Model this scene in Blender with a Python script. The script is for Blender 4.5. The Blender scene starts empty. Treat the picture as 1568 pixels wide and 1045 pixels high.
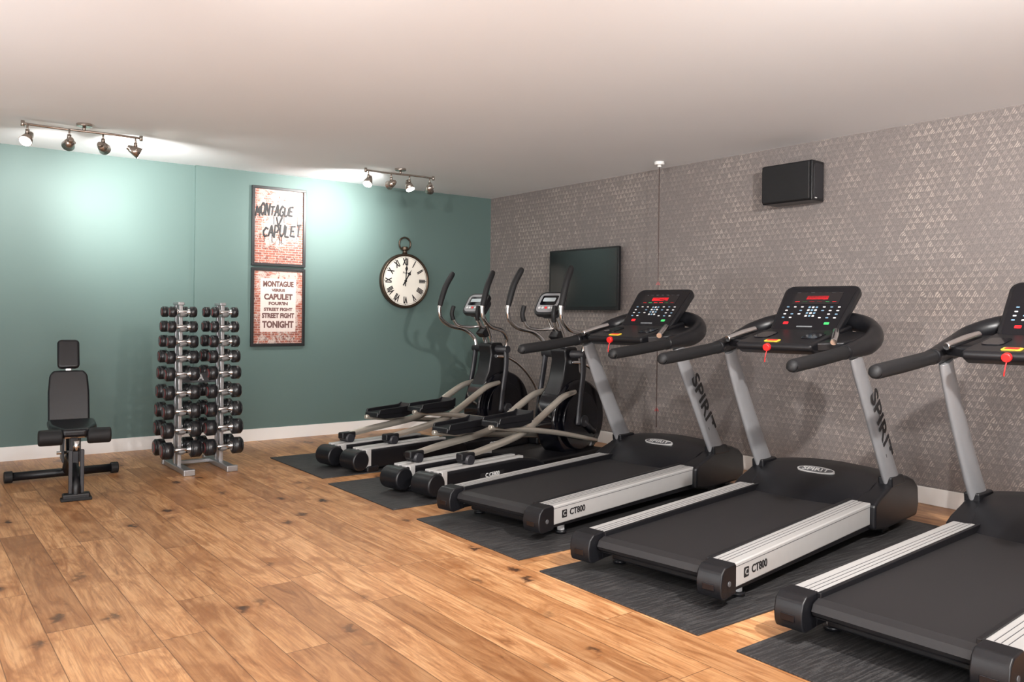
import bpy, bmesh, math, random
from mathutils import Vector, Matrix
random.seed(4)
scene=bpy.context.scene
V=Vector
# ------------------------------------------------------------------ materials
def newmat(name):
    m=bpy.data.materials.new(name); m.use_nodes=True
    nt=m.node_tree; b=nt.nodes["Principled BSDF"]
    return m,nt,b
def pm(name,col,rough=.5,metal=0,spec=.5,coat=0,emit=None,es=0,noise=0,nscale=60,bump=0):
    m,nt,b=newmat(name)
    b.inputs["Base Color"].default_value=(*col,1); b.inputs["Roughness"].default_value=rough
    b.inputs["Metallic"].default_value=metal; b.inputs["Specular IOR Level"].default_value=spec
    b.inputs["Coat Weight"].default_value=coat
    if emit: b.inputs["Emission Color"].default_value=(*emit,1); b.inputs["Emission Strength"].default_value=es
    if noise or bump:
        tc=nt.nodes.new("ShaderNodeTexCoord"); n=nt.nodes.new("ShaderNodeTexNoise"); n.inputs["Scale"].default_value=nscale; n.inputs["Detail"].default_value=4
        nt.links.new(tc.outputs["Object"],n.inputs["Vector"])
        if noise:
            mx=nt.nodes.new("ShaderNodeMix"); mx.data_type='RGBA'
            mx.inputs[6].default_value=(*[c*(1-noise) for c in col],1); mx.inputs[7].default_value=(*[min(1,c*(1+noise)) for c in col],1)
            nt.links.new(n.outputs["Fac"],mx.inputs[0]); nt.links.new(mx.outputs[2],b.inputs["Base Color"])
        if bump:
            bp=nt.nodes.new("ShaderNodeBump"); bp.inputs["Strength"].default_value=bump; bp.inputs["Distance"].default_value=.002
            nt.links.new(n.outputs["Fac"],bp.inputs["Height"]); nt.links.new(bp.outputs[0],b.inputs["Normal"])
    return m
BLACK=pm("black_plastic",(.006,.006,.0075),.36,spec=.4,bump=.12,nscale=300)
HEAD=pm("dumbbell_rubber",(.012,.012,.014),.30,spec=.6)
GLOSS=pm("gloss_black",(.003,.003,.005),.12,spec=.5)
SATIN=pm("satin_dark",(.018,.018,.022),.45)
FOAM=pm("black_foam",(.008,.008,.009),.6,spec=.35,bump=.3,nscale=200)
VINYL=pm("black_vinyl",(.006,.006,.008),.32,spec=.4,bump=.1,nscale=120)
BELT=pm("running_belt",(.015,.014,.015),.5,spec=.35,noise=.25,nscale=350,bump=.2)
SILVER=pm("silver_paint",(.54,.53,.52),.36,metal=.35,noise=.04,nscale=20)
RACK=pm("rack_silver",(.42,.42,.43),.28,metal=.75)
UPR=pm("grey_upright_paint",(.27,.27,.28),.38,metal=.3,noise=.04,nscale=20)
CHAMP=pm("champagne_metal",(.60,.55,.48),.28,metal=.75)
CHROME=pm("chrome",(.75,.75,.76),.16,metal=1)
DGREY=pm("dark_grey",(.07,.07,.075),.4)
MGREY=pm("mid_grey",(.22,.22,.23),.4)
RED=pm("red_plastic",(.70,.015,.015),.3)
REDDIM=pm("red_ring",(.26,.03,.03),.4)
YELLOW=pm("yellow_label",(.85,.6,.05),.4)
LED=pm("red_led",(.3,.0,.0),.4,emit=(1,.02,.03),es=1.6)
LEDG=pm("green_led",(.02,.2,.05),.4,emit=(.1,.9,.25),es=.6)
WHITEP=pm("white_print",(.6,.6,.6),.5)
GREYP=pm("grey_print",(.16,.17,.18),.5)
BLUEP=pm("blue_print",(.15,.26,.36),.4)
SCREENL=pm("elliptical_display",(.40,.45,.47),.25)
TVS=pm("tv_screen",(.006,.008,.009),.16,spec=.5)
CREAM=pm("clock_face",(.80,.76,.68),.5,noise=.05,nscale=12)
BRASS=pm("dark_bronze",(.07,.05,.035),.35,metal=.7)
INK=pm("ink",(.010,.009,.010),.6)
REDINK=pm("brown_ink",(.12,.055,.05),.6)
SKIRT=pm("baseboard_white",(.80,.78,.76),.4)
WHITE=pm("white_plastic",(.8,.79,.77),.4)
NICKEL=pm("brushed_nickel",(.42,.37,.33),.25,metal=.9)
LAMP=pm("lamp_glow",(1,1,1),.5,emit=(1,.95,.86),es=25)
LAMPD=pm("lamp_off",(.35,.24,.18),.3,metal=.4)
CORD=pm("cord_grey",(.08,.05,.045),.5)
INKF=pm("black_frame",(.006,.006,.007),.45)
BILL=pm("bill_paper",(.60,.51,.47),.6,noise=.10,nscale=25)
DISP=pm("display_glass",(.012,.01,.011),.1)

def M(nt,op,a,b=None,c=None,clamp=False):
    n=nt.nodes.new("ShaderNodeMath"); n.operation=op; n.use_clamp=clamp
    for i,v in enumerate((a,b,c)):
        if v is None: continue
        if isinstance(v,(int,float)): n.inputs[i].default_value=v
        else: nt.links.new(v,n.inputs[i])
    return n.outputs[0]
def CMB(nt,x,y,z):
    n=nt.nodes.new("ShaderNodeCombineXYZ")
    for i,v in enumerate((x,y,z)):
        if isinstance(v,(int,float)): n.inputs[i].default_value=v
        else: nt.links.new(v,n.inputs[i])
    return n.outputs[0]
def SEP(nt):
    t=nt.nodes.new("ShaderNodeTexCoord"); s=nt.nodes.new("ShaderNodeSeparateXYZ"); nt.links.new(t.outputs["Object"],s.inputs[0])
    return s.outputs[0],s.outputs[1],s.outputs[2],t.outputs["Object"]
def NOI(nt,vec,scale,detail=4,dist=0,rough=.5):
    n=nt.nodes.new("ShaderNodeTexNoise"); n.inputs["Scale"].default_value=scale; n.inputs["Detail"].default_value=detail
    n.inputs["Distortion"].default_value=dist; n.inputs["Roughness"].default_value=rough
    nt.links.new(vec,n.inputs["Vector"]); return n.outputs["Fac"]
def WN2(nt,a,b_):
    n=nt.nodes.new("ShaderNodeTexWhiteNoise"); n.noise_dimensions='2D'; nt.links.new(CMB(nt,a,b_,0),n.inputs["Vector"]); return n.outputs["Value"]
def RAMP(nt,f,stops):
    n=nt.nodes.new("ShaderNodeValToRGB"); e=n.color_ramp.elements
    while len(e)>1: e.remove(e[-1])
    e[0].position=stops[0][0]; e[0].color=(*stops[0][1],1)
    for p,c in stops[1:]:
        k=e.new(p); k.color=(*c,1)
    nt.links.new(f,n.inputs[0]); return n.outputs[0]
def MIX(nt,f,a,b,mode='MIX'):
    n=nt.nodes.new("ShaderNodeMix"); n.data_type='RGBA'; n.blend_type=mode
    for i,v in ((0,f),(6,a),(7,b)):
        if isinstance(v,(int,float)): n.inputs[i].default_value=v
        elif isinstance(v,tuple): n.inputs[i].default_value=(*v,1)
        else: nt.links.new(v,n.inputs[i])
    return n.outputs[2]
def SM(nt,v,a,b):
    n=nt.nodes.new("ShaderNodeMapRange"); n.interpolation_type='SMOOTHSTEP'
    nt.links.new(v,n.inputs[0]); n.inputs[1].default_value=a; n.inputs[2].default_value=b
    return n.outputs[0]
def BUMP(nt,b,h,s,d):
    n=nt.nodes.new("ShaderNodeBump"); n.inputs["Strength"].default_value=s; n.inputs["Distance"].default_value=d
    nt.links.new(h,n.inputs["Height"]); nt.links.new(n.outputs[0],b.inputs["Normal"])

# oak floor, planks run along Y
FLOOR,nt,b=newmat("oak_planks")
x,y,z,obj=SEP(nt)
xs=M(nt,'DIVIDE',x,.175); col=M(nt,'FLOOR',xs); fx=M(nt,'FRACT',xs)
wn=nt.nodes.new("ShaderNodeTexWhiteNoise"); wn.noise_dimensions='1D'; nt.links.new(col,wn.inputs["W"])
ys=M(nt,'ADD',M(nt,'DIVIDE',y,1.7),M(nt,'MULTIPLY',wn.outputs["Value"],7.3)); row=M(nt,'FLOOR',ys); fy=M(nt,'FRACT',ys)
pid=WN2(nt,col,row)
off=M(nt,'MULTIPLY',pid,40)
g1=NOI(nt,CMB(nt,M(nt,'MULTIPLY',x,13),M(nt,'MULTIPLY',y,1.5),off),1,8,2.2,.66)
g2=NOI(nt,CMB(nt,M(nt,'MULTIPLY',x,130),M(nt,'MULTIPLY',y,4),off),1,4,.4,.6)
g3=NOI(nt,CMB(nt,M(nt,'MULTIPLY',x,5),M(nt,'MULTIPLY',y,2.4),off),1,5,1.1,.6)
base=RAMP(nt,g1,[(.28,(.22,.085,.028)),(.42,(.44,.205,.082)),(.55,(.60,.320,.145)),(.74,(.71,.430,.225))])
base=MIX(nt,M(nt,'MULTIPLY',SM(nt,g3,.50,.68),.62),base,(.30,.120,.040))
tone=RAMP(nt,pid,[(0,(.70,.65,.60)),(.3,(.92,.90,.87)),(.7,(1.04,1.04,1.02)),(1,(1.14,1.18,1.24))])
base=MIX(nt,1.0,base,tone,'MULTIPLY')
base=MIX(nt,M(nt,'MULTIPLY',SM(nt,g2,.42,.66),.42),base,(.25,.100,.035))
dn=NOI(nt,obj,16,4)
vor=nt.nodes.new("ShaderNodeTexVoronoi"); vor.inputs["Scale"].default_value=1
nt.links.new(CMB(nt,M(nt,'ADD',M(nt,'MULTIPLY',x,5.2),M(nt,'MULTIPLY',dn,.7)),M(nt,'ADD',M(nt,'MULTIPLY',y,3.1),M(nt,'MULTIPLY',dn,.5)),0),vor.inputs["Vector"])
D=vor.outputs["Distance"]; vs_=nt.nodes.new("ShaderNodeSeparateColor"); nt.links.new(vor.outputs["Color"],vs_.inputs[0])
on=SM(nt,vs_.outputs[0],.15,.5)
kn2=M(nt,'MULTIPLY',M(nt,'MULTIPLY',M(nt,'SUBTRACT',1,SM(nt,D,.12,.46)),.6),on)
base=MIX(nt,kn2,base,(.28,.105,.030))
kn=M(nt,'MULTIPLY',M(nt,'MULTIPLY',M(nt,'SUBTRACT',1,SM(nt,D,.07,.20)),.95),on)
base=MIX(nt,kn,base,(.045,.018,.009))
ex=M(nt,'MINIMUM',fx,M(nt,'SUBTRACT',1,fx)); ey=M(nt,'MINIMUM',fy,M(nt,'SUBTRACT',1,fy))
seam=M(nt,'MAXIMUM',M(nt,'SUBTRACT',1,SM(nt,ex,.004,.016)),M(nt,'SUBTRACT',1,SM(nt,ey,.0004,.0018)))
base=MIX(nt,M(nt,'MULTIPLY',seam,.7),base,(.08,.03,.013))
nt.links.new(base,b.inputs["Base Color"])
nt.links.new(M(nt,'ADD',.28,M(nt,'MULTIPLY',g1,.22)),b.inputs["Roughness"])
BUMP(nt,b,M(nt,'SUBTRACT',M(nt,'MULTIPLY',g2,.25),seam),.25,.002)
# wall paint
GREEN,nt,b=newmat("sage_teal_paint"); x,y,z,obj=SEP(nt)
n=NOI(nt,obj,1.2,2); nt.links.new(MIX(nt,n,(.084,.134,.124),(.096,.150,.139)),b.inputs["Base Color"]); b.inputs["Roughness"].default_value=.6
BUMP(nt,b,NOI(nt,obj,250,2),.1,.001)
# ceiling
CEIL,nt,b=newmat("ceiling_paint"); x,y,z,obj=SEP(nt)
n=NOI(nt,obj,.9,2); nt.links.new(MIX(nt,n,(.81,.825,.845),(.86,.875,.895)),b.inputs["Base Color"]); b.inputs["Roughness"].default_value=.8
# wallpaper: small soft triangles in a staggered lattice, unevenly printed
WP,nt,b=newmat("patterned_wallpaper"); x,y,z,obj=SEP(nt)
wob=M(nt,'MULTIPLY',M(nt,'SUBTRACT',NOI(nt,obj,14,2),.5),.5)
v=M(nt,'ADD',M(nt,'DIVIDE',z,.044),wob); vr=M(nt,'FLOOR',v); fv=M(nt,'FRACT',v)
u=M(nt,'ADD',M(nt,'ADD',M(nt,'DIVIDE',y,.050),M(nt,'MULTIPLY',vr,.5)),wob); uc=M(nt,'FLOOR',u); fu=M(nt,'FRACT',u)
au=M(nt,'ABSOLUTE',M(nt,'SUBTRACT',fu,.5))
tri=SM(nt,M(nt,'SUBTRACT',M(nt,'MULTIPLY',M(nt,'SUBTRACT',1,fv),.5),au),-.08,.10)
stripe=SM(nt,M(nt,'PINGPONG',M(nt,'ADD',M(nt,'MULTIPLY',fv,2),M(nt,'MULTIPLY',M(nt,'SUBTRACT',fu,.5),3)),.5),.10,.34)
cell=WN2(nt,uc,vr)
big=NOI(nt,obj,1.3,3); med=NOI(nt,CMB(nt,x,M(nt,'MULTIPLY',y,2),z),7,3)
cover=SM(nt,M(nt,'ADD',M(nt,'MULTIPLY',big,.6),M(nt,'MULTIPLY',med,.5)),.42,.72)
amt=M(nt,'MULTIPLY',M(nt,'MULTIPLY',tri,stripe),M(nt,'MULTIPLY',M(nt,'ADD',.2,M(nt,'MULTIPLY',cell,.8)),M(nt,'ADD',.25,M(nt,'MULTIPLY',cover,.75))))
fine=NOI(nt,CMB(nt,M(nt,'MULTIPLY',x,1),M(nt,'MULTIPLY',y,220),M(nt,'MULTIPLY',z,90)),1,3)
bc=MIX(nt,SM(nt,fine,.3,.7),(.135,.117,.113),(.195,.170,.162))
bc=MIX(nt,amt,bc,(.44,.375,.33))
nt.links.new(bc,b.inputs["Base Color"]); nt.links.new(M(nt,'SUBTRACT',.62,M(nt,'MULTIPLY',amt,.2)),b.inputs["Roughness"])
# rubber mat
RUB,nt,b=newmat("rubber_mat"); x,y,z,obj=SEP(nt)
n1=NOI(nt,CMB(nt,M(nt,'MULTIPLY',x,6),M(nt,'MULTIPLY',y,90),0),1,4)
n2=NOI(nt,obj,200,2)
nt.links.new(MIX(nt,SM(nt,M(nt,'ADD',M(nt,'MULTIPLY',n1,.7),M(nt,'MULTIPLY',n2,.3)),.45,.62),(.016,.015,.016),(.050,.048,.048)),b.inputs["Base Color"])
b.inputs["Roughness"].default_value=.6; BUMP(nt,b,n1,.4,.002)
# poster print
def poster_mat(name,thr,bias,cream):
    m,nt,b=newmat(name); x,y,z,obj=SEP(nt)
    br=nt.nodes.new("ShaderNodeTexBrick"); nt.links.new(CMB(nt,x,z,0),br.inputs["Vector"])
    br.inputs["Scale"].default_value=1; br.inputs["Brick Width"].default_value=.07; br.inputs["Row Height"].default_value=.024; br.inputs["Mortar Size"].default_value=.003
    br.inputs["Color1"].default_value=(.18,.04,.025,1); br.inputs["Color2"].default_value=(.36,.10,.06,1); br.inputs["Mortar"].default_value=(.42,.29,.25,1)
    n=NOI(nt,obj,13,8,1.0,.72)
    ax=M(nt,'ABSOLUTE',x)
    edge=M(nt,'ADD',M(nt,'MULTIPLY',SM(nt,ax,.14,.26),.10),M(nt,'MULTIPLY',SM(nt,M(nt,'MULTIPLY',z,-1),.02,.30),bias))
    f=SM(nt,M(nt,'ADD',n,edge),thr,thr+.07)
    c=MIX(nt,f,cream,br.outputs["Color"])
    dk=SM(nt,NOI(nt,obj,24,8,1.6,.8),.53,.59)
    c=MIX(nt,M(nt,'MULTIPLY',M(nt,'MULTIPLY',dk,.9),SM(nt,M(nt,'MULTIPLY',z,-1),-.02,.2)),c,(.03,.02,.02))
    nt.links.new(c,b.inputs["Base Color"]); b.inputs["Roughness"].default_value=.5
    return m
POST1=poster_mat("poster_print_graffiti",.51,.14,(.38,.29,.26)); POST2=poster_mat("poster_print_bill",.50,.05,(.46,.36,.32))

# ------------------------------------------------------------------ geometry helpers
def link(o,root=None):
    scene.collection.objects.link(o)
    if root: o.parent=root
    return o
def root(name,loc=(0,0,0),rz=0):
    e=bpy.data.objects.new(name,None); e.empty_display_size=.2; scene.collection.objects.link(e)
    e.location=loc; e.rotation_euler=(0,0,rz); return e
def mesh_obj(rt,name,vs,fs,mat,smooth=None,bevel=0,seg=3):
    me=bpy.data.meshes.new(name); me.from_pydata([tuple(v) for v in vs],[],fs)
    bm=bmesh.new(); bm.from_mesh(me); bmesh.ops.recalc_face_normals(bm,faces=bm.faces); bm.to_mesh(me); bm.free()
    me.materials.append(mat)
    o=link(bpy.data.objects.new(name,me),rt)
    if bevel:
        md=o.modifiers.new("b",'BEVEL'); md.width=bevel; md.segments=seg; md.limit_method='ANGLE'; md.angle_limit=.5; md.harden_normals=True
        for p in me.polygons: p.use_smooth=True
    elif smooth is not None:
        for i,p in enumerate(me.polygons): p.use_smooth=(len(p.vertices)==4) if smooth=='side' else True
    return o
def box(rt,name,lo,hi,mat,bevel=0):
    x0,y0,z0=lo;x1,y1,z1=hi
    vs=[(x0,y0,z0),(x1,y0,z0),(x1,y1,z0),(x0,y1,z0),(x0,y0,z1),(x1,y0,z1),(x1,y1,z1),(x0,y1,z1)]
    fs=[(0,3,2,1),(4,5,6,7),(0,1,5,4),(1,2,6,5),(2,3,7,6),(3,0,4,7)]
    return mesh_obj(rt,name,vs,fs,mat,bevel=bevel)
def plate(rt,name,o,ux,uy,pts,th,mat,bevel=0,seg=3):
    o=V(o);ux=V(ux).normalized();uy=V(uy).normalized();n=ux.cross(uy)
    a=[o+ux*p[0]+uy*p[1] for p in pts]; c=[q-n*th for q in a]; k=len(pts)
    fs=[tuple(range(k)),tuple(range(2*k-1,k-1,-1))]+[(i,(i+1)%k,k+(i+1)%k,k+i) for i in range(k)]
    return mesh_obj(rt,name,a+c,fs,mat,bevel=bevel,seg=seg)
def side(rt,name,pts,y0,y1,mat,bevel=0,seg=3):
    a=[V((p[0],y0,p[1])) for p in pts]; c=[V((p[0],y1,p[1])) for p in pts]; k=len(pts)
    fs=[tuple(range(k)),tuple(range(2*k-1,k-1,-1))]+[(i,(i+1)%k,k+(i+1)%k,k+i) for i in range(k)]
    return mesh_obj(rt,name,a+c,fs,mat,bevel=bevel,seg=seg)
def rr(w,h,r,tw=0,n=5):
    out=[]
    for cx,cy,a0 in ((w/2-r,h/2-r,0),(-w/2+r,h/2-r,90),(-w/2+r,-h/2+r,180),(w/2-r,-h/2+r,270)):
        for i in range(n+1):
            a=math.radians(a0+90*i/n); px=cx+r*math.cos(a);py=cy+r*math.sin(a)
            px*=1+tw*(py/h); out.append((px,py))
    return out
def cyl(rt,name,p0,p1,r,mat,r2=None,n=24,bevel=0):
    p0=V(p0);p1=V(p1);t=(p1-p0).normalized(); r2=r if r2 is None else r2
    a=t.orthogonal().normalized(); bb=t.cross(a)
    vs=[p0+(a*math.cos(2*math.pi*i/n)+bb*math.sin(2*math.pi*i/n))*r for i in range(n)]+[p1+(a*math.cos(2*math.pi*i/n)+bb*math.sin(2*math.pi*i/n))*r2 for i in range(n)]
    fs=[tuple(range(n-1,-1,-1)),tuple(range(n,2*n))]+[(i,(i+1)%n,n+(i+1)%n,n+i) for i in range(n)]
    return mesh_obj(rt,name,vs,fs,mat,smooth='side',bevel=bevel)
def sweep(rt,name,pts,rad,mat,ref=(0,1,0),sub=8,n=16,closed=False):
    P=[V(p) for p in pts]; R=[(r,r) if not isinstance(r,(tuple,list)) else r for r in (rad if isinstance(rad,list) else [rad]*len(P))]
    C=[];Q=[]
    if len(P)==2: C=P;Q=R
    else:
        m=len(P)
        for i in range(m if closed else m-1):
            if closed: p0,p1,p2,p3=P[(i-1)%m],P[i],P[(i+1)%m],P[(i+2)%m]; r1,r2=R[i],R[(i+1)%m]
            else: p0,p1,p2,p3=P[max(i-1,0)],P[i],P[i+1],P[min(i+2,m-1)]; r1,r2=R[i],R[i+1]
            for k in range(sub):
                t=k/sub
                C.append(.5*((2*p1)+(p2-p0)*t+(2*p0-5*p1+4*p2-p3)*t*t+(3*p1-p0-3*p2+p3)*t**3))
                Q.append((r1[0]+(r2[0]-r1[0])*t,r1[1]+(r2[1]-r1[1])*t))
        if not closed: C.append(P[-1]);Q.append(R[-1])
    vs=[];m=len(C);ref=V(ref)
    for i,c in enumerate(C):
        if closed: T=(C[(i+1)%m]-C[i-1]).normalized()
        else: T=(C[min(i+1,m-1)]-C[max(i-1,0)]).normalized()
        N1=ref-T*ref.dot(T)
        if N1.length<1e-3: N1=T.orthogonal()
        N1.normalize(); N2=T.cross(N1)
        for k in range(n):
            a=2*math.pi*k/n; vs.append(c+N1*Q[i][0]*math.cos(a)+N2*Q[i][1]*math.sin(a))
    fs=[]
    for i in range(m if closed else m-1):
        j=(i+1)%m
        for k in range(n): fs.append((i*n+k,i*n+(k+1)%n,j*n+(k+1)%n,j*n+k))
    if not closed: fs+= [tuple(range(n-1,-1,-1)),tuple((m-1)*n+k for k in range(n))]
    return mesh_obj(rt,name,vs,fs,mat,smooth='side')
def ring(rt,name,c,a,b_,R,r,mat,n=40):
    c=V(c);a=V(a);b_=V(b_)
    return sweep(rt,name,[c+a*R*math.cos(2*math.pi*i/n)+b_*R*math.sin(2*math.pi*i/n) for i in range(n)],r,mat,ref=a.cross(b_),sub=1,n=10,closed=True)
def text(rt,name,s,size,o,ux,uy,mat,ext=.0015,sx=1.0,bold=0,width=None,height=None):
    cu=bpy.data.curves.new(name+"_c",'FONT'); cu.body=s; cu.size=size; cu.align_x='CENTER'; cu.align_y='CENTER'; cu.extrude=ext; cu.offset=bold
    cu.resolution_u=3
    t=bpy.data.objects.new(name+"_t",cu); scene.collection.objects.link(t); bpy.context.view_layer.update()
    me=bpy.data.meshes.new_from_object(t.evaluated_get(bpy.context.evaluated_depsgraph_get())); bpy.data.objects.remove(t)
    X_=[v.co.x for v in me.vertices]; Y_=[v.co.y for v in me.vertices]; sy=1;cy=0
    if width: sx=width/(max(X_)-min(X_))
    if height: sy=height/(max(Y_)-min(Y_)); cy=(max(Y_)+min(Y_))/2
    ux=V(ux).normalized();uy=V(uy).normalized();n=ux.cross(uy)
    for v in me.vertices: v.co=V(o)+ux*(v.co.x*sx)+uy*(v.co.y-cy)*sy+n*(v.co.z+ext)
    me.materials.clear(); me.materials.append(mat); me.name=name
    return link(bpy.data.objects.new(name,me),rt)

# ------------------------------------------------------------------ room
XR=5.835;YB=8.147;YB2=8.18;H=2.69;XL=-2.6;YF=-2.6;T=.12
box(None,"floor",(XL-T,YF-T,-.1),(XR+T,YB2+T,0),FLOOR)
box(None,"ceiling",(XL-T,YF-T,H),(XR+T,YB2+T,H+.1),CEIL)
box(None,"wall_right",(XR,YF-T,0),(XR+T,YB2+T,H),WP)
vs=[(XL-T,YB2),(2.36,YB2),(2.36,YB),(XR,YB),(XR,YB2+T),(XL-T,YB2+T)]
mesh_obj(None,"wall_back",[(a,b_,0) for a,b_ in vs]+[(a,b_,H) for a,b_ in vs],[tuple(range(6)),tuple(range(11,5,-1))]+[(i,(i+1)%6,6+(i+1)%6,6+i) for i in range(6)],GREEN)
box(None,"wall_left",(XL-T,YF-T,0),(XL,YB2,H),WHITE)
box(None,"wall_front",(XL,YF-T,0),(XR,YF,H),WHITE)
box(None,"baseboard_right",(XR-.016,YF,0),(XR,YB-.016,.12),SKIRT,.004)
vs=[(XL,YB2-.016),(2.344,YB2-.016),(2.344,YB-.016),(XR,YB-.016),(XR,YB),(2.36,YB),(2.36,YB2),(XL,YB2)]
k=8
mesh_obj(None,"baseboard_back",[(a,b_,0) for a,b_ in vs]+[(a,b_,.12) for a,b_ in vs],[tuple(range(k)),tuple(range(2*k-1,k-1,-1))]+[(i,(i+1)%k,k+(i+1)%k,k+i) for i in range(k)],SKIRT)
box(None,"baseboard_left",(XL,YF,0),(XL+.016,YB2-.016,.12),SKIRT)

for i,(y0,y1,x0,x1) in enumerate([(6.0,7.1,2.72,5.2),(4.79,5.79,2.67,5.2),(3.44,4.49,2.67,5.25),(2.21,3.23,2.64,5.25),(1.0,2.02,2.64,5.25)]):
    box(None,"rubber_floor_mat",(x0,y0,0),(x1,y1,.008),RUB,.002)

# ------------------------------------------------------------------ treadmill
def treadmill(loc,rz):
    r=root("treadmill",loc,rz)
    box(r,"chassis",(.14,-.30,.05),(2.1,.30,.13),BLACK,.01)
    side(r,"running_belt",[(.04,.11),(.015,.14),(.03,.168),(.07,.182),(1.75,.195),(1.75,.13),(.07,.10)],-.295,.295,BELT)
    cyl(r,"rear_roller",(.06,-.315,.14),(.06,.315,.14),.035,BLACK)
    for s_,nm in ((-1,"right"),(1,"left")):
        side(r,"side_rail_"+nm,[(.07,.085),(.07,.196),(1.72,.225),(1.72,.10)],s_*.30,s_*.42,SILVER,.008)
        side(r,"rail_inner_lip_"+nm,[(.07,.12),(.07,.202),(1.72,.232),(1.72,.12)],s_*.285,s_*.303,BLACK,.003)
        for q in (.330,.352,.374):
            side(r,"rail_groove_%s_%d"%(nm,int(q*1000)),[(.10,.15),(.10,.1978),(1.70,.2256),(1.70,.15)],s_*q,s_*(q+.0025),DGREY)
        side(r,"rail_side_groove_"+nm,[(.10,.178),(.10,.181),(1.70,.207),(1.70,.204)],s_*.41,s_*.4206,DGREY)
        side(r,"rail_underside_"+nm,[(.07,.07),(.07,.10),(1.72,.115),(1.72,.07)],s_*.30,s_*.41,BLACK)
        side(r,"end_cap_"+nm,[(-.035,.085),(-.04,.13),(-.028,.175),(0,.198),(.085,.203),(.095,.19),(.095,.065),(.0,.055),(-.025,.062)],s_*.303,s_*.428,BLACK,.016,4)
        side(r,"end_cap_insert_"+nm,[(-.042,.095),(-.042,.125),(-.03,.125),(-.03,.095)],s_*.335,s_*.395,GLOSS,.003)
        cyl(r,"cap_bolt_"+nm,(.03,s_*.424,.12),(.03,s_*.431,.12),.012,DGREY)
        cyl(r,"rear_foot_"+nm,(.26,s_*.34,0),(.26,s_*.34,.09),.022,WHITEP); cyl(r,"rear_foot_pad_"+nm,(.26,s_*.34,0),(.26,s_*.34,.02),.035,BLACK)
        box(r,"mid_foot_"+nm,(1.9,s_*.36-.03,0),(2.0,s_*.36+.03,.08),BLACK,.005)
        side(r,"cowl_shoulder_"+nm,[(1.62,.075),(1.62,.215),(1.68,.245),(1.82,.285),(1.92,.320),(2.14,.320),(2.25,.285),(2.32,.235),(2.335,.12),(2.30,.05),(1.8,.05)],s_*.33,s_*.452,BLACK,.018,4)
        cyl(r,"transport_wheel_"+nm,(2.24,s_*.30,.045),(2.24,s_*.36,.045),.045,DGREY)
        sweep(r,"upright_"+nm,[(1.99,s_*.415,.27),(1.86,s_*.413,.45),(1.66,s_*.405,.75),(1.50,s_*.395,1.0),(1.46,s_*.39,1.08)],[(.036,.085),(.033,.080),(.030,.070),(.028,.062),(.028,.06)],UPR,ref=(0,1,0),n=20)
        side(r,"upright_boot_"+nm,[(1.87,.28),(1.86,.345),(2.05,.345),(2.11,.28)],s_*.37,s_*.455,BLACK,.012)
        sweep(r,"handrail_grip_"+nm,[(.70,s_*.385,1.045),(.72,s_*.385,1.05),(.95,s_*.388,1.068),(1.20,s_*.392,1.09),(1.34,s_*.395,1.105)],[.026,.035,.036,.036,.036],FOAM)
        cyl(r,"grip_collar_"+nm,(1.30,s_*.394,1.10),(1.345,s_*.395,1.106),.040,BLACK)
        sweep(r,"handrail_arm_"+nm,[(1.30,s_*.395,1.10),(1.45,s_*.405,1.12),(1.60,s_*.41,1.145),(1.74,s_*.39,1.19),(1.83,s_*.31,1.24),(1.86,s_*.20,1.27),(1.86,s_*0,1.28)],[.036,(.045,.05),(.048,.062),(.05,.068),(.055,.062),(.055,.055),.05],BLACK)
        plate(r,"console_wing_"+nm,(1.30,0,1.145),(1,0,.15),(0,1,0),[(.0,s_*.14),(.0,s_*.20),(.08,s_*.36),(.22,s_*.41),(.42,s_*.40),(.46,s_*.20),(.46,s_*.10)],.05,BLACK,.012)
        sweep(r,"pulse_grip_"+nm,[(1.31,s_*.33,1.155),(1.43,s_*.29,1.19),(1.52,s_*.255,1.215)],[.018,.022,.019],CHROME)
    text(r,"rail_lettering","CT800",.052,(.315,-.4205,.140),(1,0,.017),(0,0,1),INK,.001,bold=.001)
    plate(r,"rail_badge",(.195,-.4205,.138),(1,0,.017),(0,0,1),rr(.046,.046,.006),.002,INK)
    text(r,"rail_badge_letter","C",.04,(.195,-.4215,.138),(1,0,0),(0,0,1),SILVER,.001)
    vs=[];fs=[]
    prof=[(1.60,.185,.0),(1.68,.235,.012),(1.80,.285,.02),(1.95,.325,.028),(2.08,.335,.03),(2.20,.315,.025),(2.29,.26,.012),(2.325,.15,0),(2.31,.06,0)]
    ny=13
    for (px,pz,dz) in prof:
        for j in range(ny):
            t=-1+2*j/(ny-1); vs.append((px-.05*(1-t*t)*(1 if px<1.9 else 0),t*.36,pz+dz*(1-t*t)))
    for i in range(len(prof)-1):
        for j in range(ny-1): fs.append((i*ny+j,i*ny+j+1,(i+1)*ny+j+1,(i+1)*ny+j))
    mesh_obj(r,"motor_cowl",vs,fs,BLACK,smooth=True)
    box(r,"cowl_base",(1.66,-.35,.04),(2.29,.35,.2),BLACK,.01)
    ov=[(.120*math.cos(2*math.pi*i/32),.036*math.sin(2*math.pi*i/32)) for i in range(32)]
    U=V((.93,0,.37)).normalized()
    plate(r,"cowl_badge",(1.835,0,.335),(0,-1,0),U,ov,.012,SILVER)
    plate(r,"cowl_badge_inner",(1.835,0,.3358),(0,-1,0),U,[(a*.93,b_*.8) for a,b_ in ov],.012,DGREY)
    text(r,"cowl_badge_text","SPIRIT",.05,(1.835,0,.3364),(0,-1,0),U,SILVER,.0005,width=.17,bold=.001)
    d=V((1.80-1.60,0,.54-.84)).normalized()
    text(r,"upright_lettering","SPIRIT",.135,(1.73,-.4395,.665),d,V((.3,0,.2)),INK,.0015,bold=.002,width=.50)
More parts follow.
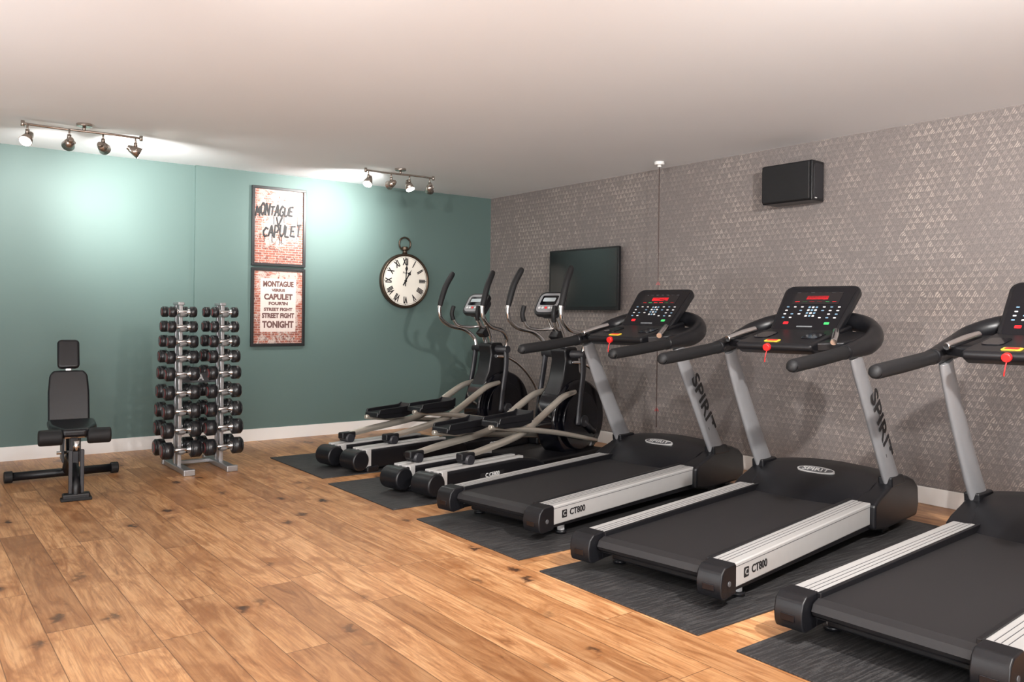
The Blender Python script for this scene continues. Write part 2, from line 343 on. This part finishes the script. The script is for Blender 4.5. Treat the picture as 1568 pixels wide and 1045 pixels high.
    # console
    R_=V((0,-1,0));U_=V((.719,0,.695));Nn=R_.cross(U_); c=V((1.765,0,1.345))
    plate(r,"console_back",c-Nn*.035,R_,U_,rr(.40,.36,.06,.12),.06,BLACK,.025,4)
    plate(r,"console_body",c,R_,U_,rr(.465,.44,.06,.14),.05,BLACK,.014,4)
    plate(r,"console_face",c+Nn*.002,R_,U_,rr(.42,.39,.035,.14),.004,GLOSS)
    def q(nm,u0,v0,w,h,mt,rad=.003): plate(r,nm,c+Nn*.0035+R_*u0+U_*v0,R_,U_,rr(w,h,min(rad,w/2.1,h/2.1),n=2),.002,mt)
    q("display_window",0,.095,.30,.11,DISP)
    q("led_readout",-.0,.100,.14,.034,LED)
    for i in range(6): q("led_bar_%d"%i,-.12+.048*i,.062,.032,.006,LEDG if i in(1,4) else LED)
    for i in range(7): q("label_%d"%i,-.135+.045*i,.145,.024,.004,GREYP)
    for i in range(8):
        for j in range(4):
            if (i*3+j*2)%7==5 or 3<=i<=4: continue
            q("key_%d_%d"%(i,j),-.165+.047*i,.015-.032*j,.017,.009,WHITEP if (i+j)%3 else BLUEP)
    for i in range(3):
        for j in range(4): q("num_%d_%d"%(i,j),-.022+.023*i,.012-.026*j,.015,.014,WHITEP if (i+j)%2 else BLUEP)
    q("quick_red",-.13,-.13,.032,.020,LED); q("quick_green",.13,-.13,.032,.020,LEDG)
    q("logo_print",0,-.16,.10,.010,GREYP)
    side(r,"console_tray",[(1.24,1.105),(1.24,1.14),(1.36,1.165),(1.62,1.215),(1.80,1.25),(1.84,1.16),(1.5,1.085),(1.3,1.08)],-.235,.235,BLACK,.02,4)
    for s_ in(-1,1): plate(r,"cup_recess_%d"%s_,(1.45,s_*.15,1.187),(1,0,.19),(0,1,0),rr(.16,.10,.03),.004,GLOSS)
    plate(r,"stop_label",(1.30,.03,1.157),(0,-1,0),(1,0,.2),rr(.085,.05,.008),.004,YELLOW)
    plate(r,"stop_label_red",(1.30,.03,1.159),(0,-1,0),(1,0,.2),rr(.062,.03,.008),.004,RED)
    cyl(r,"stop_button",(1.25,.03,1.12),(1.222,.03,1.114),.022,RED,bevel=.006)
    sweep(r,"safety_cord",[(1.235,.03,1.10),(1.225,.035,1.06),(1.23,.04,1.03)],.003,RED,n=6)
    return r
treadmill((2.885,4.01,.008),math.radians(10))
treadmill((2.86,2.72,.008),math.radians(8.4))
treadmill((2.90,1.57,.008),math.radians(3))

# ------------------------------------------------------------------ elliptical
def elliptical(loc,rz):
    r=root("elliptical_trainer",loc,rz)
    box(r,"spine_beam",(.3,-.05,.03),(2.25,.05,.10),BLACK,.01)
    box(r,"front_stabilizer",(2.18,-.30,.0),(2.30,.30,.075),BLACK,.02)
    box(r,"rear_stabilizer",(.10,-.27,.0),(.22,.27,.05),BLACK,.015)
    box(r,"belly_pan",(1.15,-.21,.0),(2.15,.21,.12),BLACK,.02)
    CX,CZ=1.90,.375
    for s_,nm in ((-1,"right"),(1,"left")):
        yc=s_*.165
        side(r,"track_housing_"+nm,[(-.03,.07),(-.035,.11),(-.01,.155),(.05,.178),(.95,.178),(1.15,.15),(1.25,.11),(1.25,.03),(.05,.02),(0,.035)],yc-.085,yc+.085,BLACK,.02,4)
        cyl(r,"track_end_roll_"+nm,(.045,yc-.095,.10),(.045,yc+.095,.10),.082,BLACK,bevel=.015)
        for q in (-.042,.042):
            side(r,"track_rail_%s_%d"%(nm,int(q*1000)),[(.08,.17),(.08,.192),(1.0,.192),(1.0,.17)],yc+q-.024,yc+q+.024,SILVER,.004)
        side(r,"track_end_strap_"+nm,[(.10,.03),(.10,.184),(.15,.184),(.15,.03)],yc-.089,yc+.089,SILVER,.004)
        px=.88 if s_<0 else .68; pz=.46 if s_<0 else .40
        rx=px-.46
        cyl(r,"carriage_wheel_"+nm,(rx,yc-.06,.225),(rx,yc+.06,.225),.036,SATIN)
        box(r,"carriage_"+nm,(rx-.07,yc-.035,.22),(rx+.07,yc+.035,.275),BLACK,.012)
        sweep(r,"main_link_"+nm,[(rx,yc,.25),(rx+.25,yc,.28),(1.0,yc,.335),(1.22,yc,.42),(1.42,yc,.52),(1.60,yc*.95,.60),(1.78,yc*.9,.63)],[(.018,.022),(.022,.028),(.024,.030),(.024,.032),(.024,.032),(.022,.028),(.018,.02)],CHAMP)
        sweep(r,"pedal_bar_"+nm,[(px-.24,s_*.20,pz-.02),(px,s_*.20,pz-.05),(1.45,s_*.215,pz-.14),(2.0,s_*.22,.20)],[(.016,.018),(.018,.022),(.018,.022),(.016,.018)],CHAMP)
        side(r,"foot_pedal_"+nm,[(px-.21,pz-.02),(px-.20,pz+.02),(px+.17,pz+.03),(px+.21,pz+.075),(px+.225,pz+.065),(px+.20,pz-.02),(px+.1,pz-.04),(px-.12,pz-.04)],yc-.085,yc+.085,BLACK,.01)
        for e in(-1,1): side(r,"pedal_rim_%s_%d"%(nm,e),[(px-.20,pz),(px-.18,pz+.045),(px+.17,pz+.06),(px+.21,pz+.08),(px+.21,pz)],yc+e*.085-.008,yc+e*.085+.008,BLACK,.006)
        cyl(r,"crank_disc_"+nm,(CX-.02,s_*.12,CZ),(CX-.02,s_*.145,CZ),.25,GLOSS,n=48,bevel=.008)
        cyl(r,"crank_hub_"+nm,(CX-.02,s_*.14,CZ),(CX-.02,s_*.185,CZ),.05,SATIN)
        a0=-.6 if s_<0 else 2.5
        cyl(r,"crank_arm_"+nm,(CX-.02,s_*.165,CZ),(CX-.02+.2*math.cos(a0),s_*.165,CZ+.2*math.sin(a0)),.022,SATIN)
        sweep(r,"front_hoop_"+nm,[(1.80,s_*.09,.88),(1.95,s_*.12,.86),(2.12,s_*.17,.74),(2.26,s_*.21,.55),(2.31,s_*.23,.33),(2.27,s_*.24,.12),(2.24,s_*.24,.05)],.015,CHROME)
        sweep(r,"mast_tube_"+nm,[(1.82,s_*.045,.88),(1.77,s_*.045,1.05),(1.69,s_*.045,1.20),(1.61,s_*.045,1.31)],.023,CHROME)
        sweep(r,"swing_arm_lower_"+nm,[(1.81,s_*.20,.97),(1.80,s_*.215,.80),(1.76,s_*.22,.60),(1.72,s_*.222,.36)],[(.02,.03),(.018,.03),(.018,.028),(.018,.026)],SATIN)
        sweep(r,"swing_arm_upper_"+nm,[(1.81,s_*.20,.95),(1.80,s_*.22,1.05),(1.70,s_*.25,1.13),(1.52,s_*.275,1.17),(1.41,s_*.285,1.24),(1.385,s_*.285,1.33),(1.40,s_*.285,1.39)],.019,CHROME)
        sweep(r,"hand_grip_"+nm,[(1.392,s_*.285,1.36),(1.41,s_*.285,1.42),(1.46,s_*.28,1.55),(1.53,s_*.27,1.66),(1.55,s_*.268,1.685)],[.022,.027,.028,.027,.018],FOAM)
        sweep(r,"pulse_handle_"+nm,[(1.70,s_*.03,1.17),(1.60,s_*.10,1.16),(1.50,s_*.15,1.18),(1.45,s_*.165,1.25)],.014,CHROME)
        sweep(r,"pulse_handle_grip_"+nm,[(1.455,s_*.163,1.23),(1.44,s_*.168,1.29),(1.46,s_*.165,1.36)],.02,FOAM)
    cyl(r,"pivot_axle",(1.81,-.23,.95),(1.81,.23,.95),.034,SATIN)
    pts=[]
    for i in range(48):
        a=2*math.pi*i/48; pts.append((CX+.36*math.cos(a)*(1.05 if math.cos(a)>0 else 1.0),CZ+.01+.345*math.sin(a)))
    side(r,"flywheel_shroud",pts,-.11,.11,GLOSS,.03,4)
    side(r,"mast_body",[(1.62,.60),(1.70,.74),(1.735,.90),(1.715,.98),(1.735,1.01),(1.89,1.01),(1.915,.95),(1.93,.80),(2.05,.66),(1.9,.5)],-.085,.085,BLACK,.03,4)
    side(r,"bottle_cradle",[(1.70,1.06),(1.64,1.10),(1.69,1.15),(1.76,1.08)],-.05,.05,BLACK,.01)
    R_=V((0,-1,0));U_=V((.60,0,.80)).normalized();N_=R_.cross(U_);c=V((1.585,0,1.39))
    plate(r,"console_housing",c-N_*.02,R_,U_,rr(.22,.20,.06,.1),.09,SATIN,.03,4)
    plate(r,"console_body",c,R_,U_,rr(.27,.25,.07,.15),.045,BLACK,.012,4)
    plate(r,"console_bezel",c+N_*.003,R_,U_,rr(.22,.20,.05,.15),.005,MGREY)
    plate(r,"display",c+N_*.005+U_*.025,R_,U_,rr(.17,.10,.015),.004,GLOSS)
    plate(r,"display_text",c+N_*.0065+U_*.03,R_,U_,rr(.13,.04,.01),.004,SCREENL)
    for i in range(5): plate(r,"button_%d"%i,c+N_*.0065-U_*.055+R_*(-.07+.035*i),R_,U_,rr(.022,.02,.006),.004,WHITEP if i!=2 else RED)
    plate(r,"track_badge",(.62,-.252,.10),(1,0,0),(0,0,1),rr(.26,.04,.008),.003,INK)
    text(r,"track_badge_text","C CE800",.042,(.62,-.2525,.10),(1,0,0),(0,0,1),WHITEP,.001,bold=.001)
    text(r,"base_lettering","SPIRIT",.055,(1.72,-.2105,.06),(1,0,0),(0,0,1),WHITEP,.001,bold=.001,width=.26)
    return r
elliptical((2.95,6.23,.008),math.radians(11))
elliptical((2.945,5.09,.008),math.radians(12))

# ------------------------------------------------------------------ dumbbell rack
rk=root("dumbbell_rack",(0,0,0))
TX=(1.91,2.245); zs=[.175,.335,.485,.635,.785,.92,1.045,1.165,1.285]
for i,tx in enumerate(TX):
    box(rk,"foot_%d"%i,(tx-.035,6.68,0),(tx+.035,7.32,.045),RACK,.008)
    box(rk,"foot_cap_front_%d"%i,(tx-.045,6.665,0),(tx+.045,6.71,.05),RACK,.008)
    box(rk,"foot_cap_rear_%d"%i,(tx-.045,7.29,0),(tx+.045,7.335,.05),RACK,.008)
    for k_,yy in enumerate((6.97,7.07)):
        box(rk,"post_%d_%d"%(i,k_),(tx-.016,yy-.02,.04),(tx+.016,yy+.02,1.36),RACK,.006)
    box(rk,"post_cap_%d"%i,(tx-.025,6.94,1.34),(tx+.025,7.10,1.365),RACK,.006)
    for j,zz in enumerate(zs):
        for s_ in (-1,1):
            yy=7.02+s_*.115
            sweep(rk,"cradle_%d_%d_%d"%(i,j,s_),[(tx,7.02+s_*.06,zz-.028),(tx,yy,zz-.032),(tx,yy+s_*.03,zz-.012)],[(.03,.01)]*3,RACK,ref=(1,0,0),sub=4,n=8)
box(rk,"crossbar",(TX[0]+.016,7.05,.70),(TX[1]-.016,7.075,.78),DGREY,.005)
text(rk,"crossbar_lettering","VA",.07,(2.078,7.048,.74),(1,0,0),(0,0,1),WHITEP,.001,bold=.002)
box(rk,"lower_crossbar",(TX[0]+.03,7.16,.01),(TX[1]-.03,7.20,.04),RACK,.005)
bm=bmesh.new(); MI=[HEAD,CHROME,REDDIM,DGREY]
def bcyl(c,x0,x1,r0,mi,r1=None,n=12):
    r1=r0 if r1 is None else r1
    A=[bm.verts.new((x0,c[1]+r0*math.cos(2*math.pi*i/n),c[2]+r0*math.sin(2*math.pi*i/n))) for i in range(n)]
    B=[bm.verts.new((x1,c[1]+r1*math.cos(2*math.pi*i/n),c[2]+r1*math.sin(2*math.pi*i/n))) for i in range(n)]
    for i in range(n):
        f=bm.faces.new((A[i],A[(i+1)%n],B[(i+1)%n],B[i])); f.material_index=mi; f.smooth=True
    f=bm.faces.new(A[::-1]); f.material_index=mi; f=bm.faces.new(B); f.material_index=mi
for tx in TX:
    for j,zz in enumerate(zs):
        t=j/8; R0=.068-.024*t; L=.155-.050*t; hw=.066-.014*t
        for s_ in (-1,1):
            yy=7.02+s_*.115; c=(tx,yy,zz)
            bcyl(c,tx-L,tx+L,.016,1)
            for e in (-1,1):
                a,b_=tx+e*hw,tx+e*L
                w=(b_-a)
                bcyl(c,a,a+w*.12,R0*.72,0,R0,n=20); bcyl(c,a+w*.12,a+w*.85,R0,0,n=20); bcyl(c,a+w*.85,b_,R0,0,R0*.8,n=20)
                bcyl(c,b_,b_+e*.002,R0*.62,2,n=20); bcyl(c,b_+e*.001,b_+e*.004,R0*.5,3,n=20)
                bcyl(c,a-e*.004,a+e*.001,R0*.6,1,n=16); bcyl(c,a-e*.016,a+e*.001,.023,1,n=16)
bmesh.ops.recalc_face_normals(bm,faces=bm.faces)
me=bpy.data.meshes.new("dumbbell_set"); bm.to_mesh(me); bm.free()
for m_ in MI: me.materials.append(m_)
link(bpy.data.objects.new("dumbbell_set",me),rk)

# ------------------------------------------------------------------ weight bench (faces -Y)
wb=root("weight_bench",(1.09,6.75,0),math.radians(-5))
cyl(wb,"rear_crossbar",(-.37,.35,.045),(.33,.41,.045),.032,BLACK)
cyl(wb,"crossbar_cap_left",(-.41,.347,.045),(-.355,.352,.045),.043,FOAM,bevel=.006); cyl(wb,"crossbar_cap_right",(.31,.408,.045),(.365,.413,.045),.043,FOAM,bevel=.006)
box(wb,"front_foot",(-.085,-.53,0),(.085,-.46,.05),BLACK,.012)
box(wb,"front_foot_pad",(-.095,-.535,0),(.095,-.455,.02),FOAM,.005)
sweep(wb,"main_beam",[(0,-.495,.04),(0,-.47,.12),(0,-.30,.20),(0,.05,.22),(0,.30,.12),(0,.38,.05)],[(.03,.035)]*6,BLACK,ref=(1,0,0))
box(wb,"seat_post",(-.028,-.33,.18),(.028,-.26,.42),SATIN,.008)
for s_ in(-1,1): box(wb,"front_post_%d"%s_,(s_*.035-.012,-.505,.04),(s_*.035+.012,-.465,.34),SATIN,.005)
cyl(wb,"front_handle",(0,-.475,.33),(0,-.475,.40),.02,CHROME)
sweep(wb,"back_support",[(0,.10,.22),(0,.20,.40),(0,.27,.60)],[(.022,.03)]*3,SATIN,ref=(1,0,0))
sweep(wb,"adjust_strut",[(0,.33,.12),(0,.33,.35),(0,.30,.62)],[(.018,.022)]*3,CHROME,ref=(1,0,0))
cyl(wb,"adjust_pin",(-.09,.02,.25),(.09,.02,.25),.012,CHROME)
box(wb,"side_plate_l",(-.06,-.08,.19),(-.045,.14,.38),SATIN,.005); box(wb,"side_plate_r",(.045,-.08,.19),(.06,.14,.38),SATIN,.005)
plate(wb,"seat_pad",(0,-.18,.485),(1,0,0),(0,1,.06),[(-.09,-.20),(-.07,-.225),(.07,-.225),(.09,-.20),(.15,-.02),(.155,.17),(.14,.20),(-.14,.20),(-.155,.17),(-.15,-.02)],.06,VINYL,.022,4)
cyl(wb,"roller_axle",(-.22,-.36,.415),(.22,-.36,.415),.012,CHROME)
for s_ in(-1,1): cyl(wb,"foam_roller_%d"%s_,(s_*.075,-.36,.415),(s_*.225,-.36,.415),.055,FOAM,bevel=.015)
Ub=V((0,.27,.96)).normalized()
plate(wb,"back_pad",(0,.20,.63),(1,0,0),Ub,[(-.115,-.215),(.115,-.215),(.138,-.19),(.138,.05),(.128,.18),(.10,.215),(-.10,.215),(-.128,.18),(-.138,.05),(-.138,-.19)],.06,VINYL,.022,4)
plate(wb,"head_pad",(0,.285,.960),(1,0,0),Ub,rr(.150,.225,.03),.055,VINYL,.02,4)
box(wb,"head_bracket",(-.02,.28,.80),(.02,.30,.90),CHROME,.004)

# ------------------------------------------------------------------ posters
GL={'M':[[(0,0),(.1,1),(.5,.35),(.9,1),(1,0)]],'O':[[(.5,1),(.05,.7),(.05,.3),(.5,0),(.95,.3),(.95,.7),(.5,1)]],'N':[[(0,0),(.05,1),(.9,0),(1,1)]],
'T':[[(0,.95),(1,1)],[(.5,1),(.48,0)]],'A':[[(0,0),(.5,1),(1,0)],[(.2,.35),(.85,.38)]],'G':[[(1,.85),(.5,1),(.05,.6),(.1,.15),(.6,0),(.95,.2),(.95,.45),(.5,.42)]],
'U':[[(0,1),(.05,.25),(.45,0),(.9,.25),(1,1)]],'E':[[(.95,1),(.05,.95),(0,.05),(1,0)],[(.05,.52),(.75,.5)]],'C':[[(1,.85),(.5,1),(.05,.6),(.1,.2),(.55,0),(1,.15)]],
'P':[[(.05,-.05),(.05,1),(.7,.95),(.9,.7),(.6,.45),(.05,.42)]],'L':[[(.05,1),(0,.03),(.9,0)]],'V':[[(0,1),(.5,0),(1,1.05)]]}
def graffiti(rt,nm,word,x0,x1,zb,h,slope,y):
    w=(x1-x0)/len(word)
    for i,ch in enumerate(word):
        hh=h*random.uniform(.85,1.25); ox=x0+i*w; oz=zb+slope*(ox-x0)+random.uniform(-.008,.008)
        for j,st in enumerate(GL[ch]):
            pts=[(ox+p[0]*w*.82+p[1]*.012,y,oz+p[1]*hh) for p in st]
            sub=[]
            for a_,b_ in zip(pts,pts[1:]): sub+= [a_, tuple((a_[k]*.65+b_[k]*.35) for k in range(3)), tuple((a_[k]*.25+b_[k]*.75) for k in range(3))]
            sub.append(pts[-1])
            sweep(rt,"%s_%d_%d"%(nm,i,j),sub,[(.0012,random.uniform(.0075,.0105)) for _ in sub],INK,sub=3,n=8)
def poster(z0,z1,mat,kind):
    xc=(2.90+3.465)/2; zc=(z0+z1)/2; w=.565;h=z1-z0
    r=root("framed_poster",(xc,YB,zc))
    f=.028
    box(r,"frame_top",(-w/2,-.03,h/2-f),(w/2,0,h/2),INKF,.003); box(r,"frame_bottom",(-w/2,-.03,-h/2),(w/2,0,-h/2+f),INKF,.003)
    box(r,"frame_left",(-w/2,-.03,-h/2+f),(-w/2+f,0,h/2-f),INKF,.003); box(r,"frame_right",(w/2-f,-.03,-h/2+f),(w/2,0,h/2-f),INKF,.003)
    box(r,"print",(-w/2+f,-.015,-h/2+f),(w/2-f,-.002,h/2-f),mat)
    X=(1,0,0);Z=(0,0,1);y=-.0165
    if kind==1:
        graffiti(r,"graffiti_top","MONTAGUE",-.245,.15,.10,.105,.06,y)
        graffiti(r,"graffiti_mid","V",-.04,.035,.01,.075,0,y)
        graffiti(r,"graffiti_low","CAPULET",-.17,.235,-.11,.10,.08,y)
        for k_ in range(10):
            xx=random.uniform(-.2,.2);zz=random.choice([.12,-.08])
            sweep(r,"paint_drip_%d"%k_,[(xx,y,zz),(xx+.003,y,zz-random.uniform(.04,.1))],.0025,INK,n=6)
    else:
        box(r,"bill_panel",(-.185,-.0165,-.25),(.185,-.003,.29),BILL)
        y=-.0168
        for k_,(s,dz,wd,hh) in enumerate([("MONTAGUE",.235,.32,.06),("VERSUS",.172,.14,.028),("CAPULET",.105,.30,.062),("FOUR'IN",.038,.20,.034),("STREET FIGHT",-.022,.30,.034),("STREET FIGHT",-.085,.34,.052),("TONIGHT",-.175,.33,.072)]):
            text(r,"bill_line_%d"%k_,s,.08,(0,y,dz),X,Z,REDINK,.0005,width=wd,height=hh,bold=.004)
    return r
poster(1.755,2.555,POST1,1)
poster(.945,1.735,POST2,2)

# ------------------------------------------------------------------ wall clock
ck=root("wall_clock",(4.635,YB,1.655))
X=V((1,0,0));Z=V((0,0,1))
cyl(ck,"case",(0,0,0),(0,-.05,0),.305,BRASS,n=64,bevel=.01)
cyl(ck,"dial",(0,-.04,0),(0,-.053,0),.278,CREAM,n=64)
ring(ck,"bezel",(0,-.05,0),X,Z,.290,.016,BRASS,64)
ring(ck,"minute_track",(0,-.0535,0),X,Z,.264,.0012,INK,64)
for i,s in enumerate(["XII","I","II","III","IIII","V","VI","VII","VIII","IX","X","XI"]):
    a=math.radians(90-30*i); d=X*math.cos(a)+Z*math.sin(a); tg=X*math.sin(a)-Z*math.cos(a)
    text(ck,"numeral_%d"%i,s,.10,d*.210+V((0,-.0535,0)),tg,d,INK,.0006,sx=.55,bold=.005)
for i in range(12):
    a=math.radians(30*i); d=X*math.cos(a)+Z*math.sin(a); t=X*math.sin(a)-Z*math.cos(a)
    plate(ck,"tick_%d"%i,d*.262+V((0,-.054,0)),t,d,[(-.003,-.008),(.003,-.008),(.003,.008),(-.003,.008)],.001,INK)
def hand(nm,deg,L,w,yy):
    a=math.radians(90-deg); d=X*math.cos(a)+Z*math.sin(a); t=X*math.sin(a)-Z*math.cos(a)
    plate(ck,nm,V((0,yy,0)),t,d,[(-w*.5,-.06),(w*.5,-.06),(w*.5,L*.5),(w*1.6,L*.62),(w*.4,L*.75),(0,L),(-w*.4,L*.75),(-w*1.6,L*.62),(-w*.5,L*.5)],.002,INK)
hand("minute_hand",4,.22,.011,-.060); hand("hour_hand",31,.15,.014,-.057)
cyl(ck,"hand_hub",(0,-.05,0),(0,-.065,0),.014,INK)
cyl(ck,"crown_stem",(0,-.03,.30),(0,-.03,.36),.028,BRASS,.02); cyl(ck,"crown",(0,-.03,.345),(0,-.03,.385),.036,BRASS,bevel=.008)
ring(ck,"bow",(0,-.03,.415),X,Z,.072,.009,BRASS,32)
text(ck,"dial_script","Paris",.035,(0,-.0538,.09),X,Z,INK,.0004)

# ------------------------------------------------------------------ television, speaker, cord
tv=root("wall_television",(XR,6.37,1.665))
W,Hh=1.06,.635
plate(tv,"tv_body",(-.105,0,0),(0,-1,0),(0,0,1),rr(W,Hh,.012,n=3),.035,BLACK,.004)
plate(tv,"tv_rear_bulge",(-.07,0,-.03),(0,-1,0),(0,0,1),rr(W*.7,Hh*.6,.03),.03,BLACK,.008)
plate(tv,"tv_screen",(-.1065,0,.008),(0,-1,0),(0,0,1),rr(W-.045,Hh-.055,.003,n=2),.003,TVS)
box(tv,"wall_mount",(-.05,-.15,-.12),(0,.15,.12),SATIN,.004)
sp=root("wall_speaker",(XR,3.885,2.355))
plate(sp,"speaker_cabinet",(0,0,.155),(1,0,0),(0,1,0),[(-.20,-.225),(-.025,-.215),(-.025,.215),(-.20,.225)],.31,BLACK,.008)
plate(sp,"speaker_grille",(-.225,0,0),(0,-1,0),(0,0,1),rr(.43,.295,.012),.03,FOAM,.010)
plate(sp,"speaker_side_panel",(-.11,-.223,0),(1,.05,0),(0,0,1),rr(.13,.27,.03),.004,SATIN,.002)
box(sp,"speaker_bracket",(-.03,-.06,-.05),(0,.06,.05),SATIN,.004)
plate(sp,"speaker_badge",(-.15,-.2275,-.135),(1,.05,0),(0,0,1),rr(.03,.008,.002),.002,WHITEP)
cd=root("ceiling_pull_cord",(5.56,5.16,H))
cyl(cd,"ceiling_rose",(0,0,0),(0,0,-.03),.045,WHITE,bevel=.008); cyl(cd,"switch_nub",(0,0,-.03),(0,0,-.05),.018,WHITE)
cyl(cd,"cord",(0,0,-.04),(0,0,-2.40),.0036,CORD,n=8)
for zz in (-1.10,-2.24):
    plate(cd,"triangle_%d"%int(-zz*10),(0,0,zz),(.6,-.8,0),(0,0,1),[(-.022,-.015),(.022,-.015),(0,.028)],.006,REDDIM,.002)
# ------------------------------------------------------------------ track lights
def aim(o,d):
    o.rotation_euler=V(d).to_track_quat('-Z','Y').to_euler()
def track(cx,cy,x0,x1,heads):
    r=root("ceiling_track_light",(cx,cy,H))
    cyl(r,"canopy",(0,0,0),(0,0,-.022),.055,NICKEL,bevel=.006); cyl(r,"stem",(0,0,-.02),(0,0,-.055),.012,NICKEL)
    sweep(r,"bar",[(x0,0,-.055),((x0*.5),.015,-.055),(0,0,-.055),(x1*.5,-.015,-.055),(x1,0,-.055)],.009,NICKEL,ref=(0,0,1))
    for e,xx in enumerate((x0,x1)): cyl(r,"bar_end_%d"%e,(xx,0,-.055+.02),(xx,0,-.075),.013,NICKEL)
    for i,(hx,d,on,pw) in enumerate(heads):
        d=V(d).normalized(); p=V((hx,0,-.055))
        cyl(r,"head_stem_%d"%i,p,p+V((0,0,-.055)),.007,NICKEL)
        cyl(r,"head_joint_%d"%i,p+V((0,0,-.04)),p+V((0,0,-.07)),.014,NICKEL)
        c=p+V((0,0,-.105)); a=c-d*.045; e=c+d*.035
        sweep(r,"yoke_%d"%i,[p+V((0,0,-.06)),c+d.cross(V((0,0,1))).normalized()*.04+V((0,0,.015)),c+d.cross(V((0,0,1))).normalized()*.036],.004,NICKEL,sub=4,n=8)
        cyl(r,"head_back_%d"%i,a-d*.02,a+d*.01,.018,NICKEL,.026,bevel=.003)
        cyl(r,"head_shade_%d"%i,a,e,.026,NICKEL,.046)
        cyl(r,"bulb_%d"%i,e-d*.004,e+d*.002,.041,LAMP if on else LAMPD,.041)
        if pw:
            L=bpy.data.lights.new("spot_bulb",'SPOT'); L.energy=pw; L.spot_size=math.radians(105); L.spot_blend=1; L.color=(1,.985,.95); L.shadow_soft_size=.035
            lo=bpy.data.objects.new("bulb_light_%d"%i,L); scene.collection.objects.link(lo); lo.parent=r; lo.location=e+d*.012; aim(lo,d)
    return r
track(1.18,6.90,-.40,.40,[(-.37,(-.35,-.45,-.6),True,8),(-.10,(-.05,.95,-.35),True,150),(.13,(.55,.8,-.22),True,290),(.36,(.80,-.05,-.40),True,40)])
track(3.95,7.02,-.37,.37,[(-.34,(-.35,-.25,-.6),True,10),(-.10,(-.15,.9,-.22),True,250),(.10,(.1,-.35,-.8),True,20),(.33,(.3,.6,-.5),False,6)])

# ------------------------------------------------------------------ room lamps and added ceiling fill lights, outside the view
def lamp(kind,name,loc,e,r=.045,d=None,ang=110,col=(1,.965,.93)):
    L=bpy.data.lights.new(name,kind); L.energy=e; L.shadow_soft_size=r; L.color=col
    if kind=='SPOT': L.spot_size=math.radians(ang); L.spot_blend=.8
    o=bpy.data.objects.new(name,L); scene.collection.objects.link(o); o.location=loc
    if d: aim(o,d)
lamp('SPOT',"ceiling_spot_lamp",(2.3,.3,2.5),620,d=(3.3,3.6,-1.7),ang=115)
lamp('SPOT',"ceiling_spot_lamp",(.2,2.2,2.5),300,d=(5.2,2.6,-1.7),ang=90)
lamp('POINT',"ceiling_spot_lamp",(1.4,.2,2.45),90)
lamp('POINT',"ceiling_spot_lamp",(-1.0,.8,2.45),130)
def area(name,loc,d,e,size,col=(.94,.97,1)):
    L=bpy.data.lights.new(name,'AREA'); L.energy=e; L.size=size; L.color=col
    o=bpy.data.objects.new(name,L); scene.collection.objects.link(o); o.location=loc; aim(o,d)
area("ceiling_bounce_fill",(-.2,-1.6,.7),(.6,.75,.75),165,1.8)  # unseen fill light added behind the camera to brighten the ceiling
area("ceiling_bounce_fill",(-2.0,3.4,.6),(.8,.3,.8),95,1.4)  # second added fill, left of view, lifts the middle and far ceiling
w=bpy.data.worlds.new("w"); scene.world=w; w.use_nodes=True; w.node_tree.nodes["Background"].inputs[0].default_value=(.05,.05,.05,1)

# ------------------------------------------------------------------ camera
cam=bpy.data.cameras.new("camera"); cam.lens=29.093; cam.sensor_width=36; cam.shift_y=-.0265; cam.clip_start=.05
co=bpy.data.objects.new("camera",cam); scene.collection.objects.link(co)
mt=Matrix.Rotation(-.6485,4,'Z')@Matrix.Rotation(math.pi/2,4,'X')@Matrix.Rotation(.0117,4,'Z')
co.matrix_world=Matrix.Translation((0,0,1.3))@mt
scene.camera=co
scene.view_settings.view_transform='Standard'
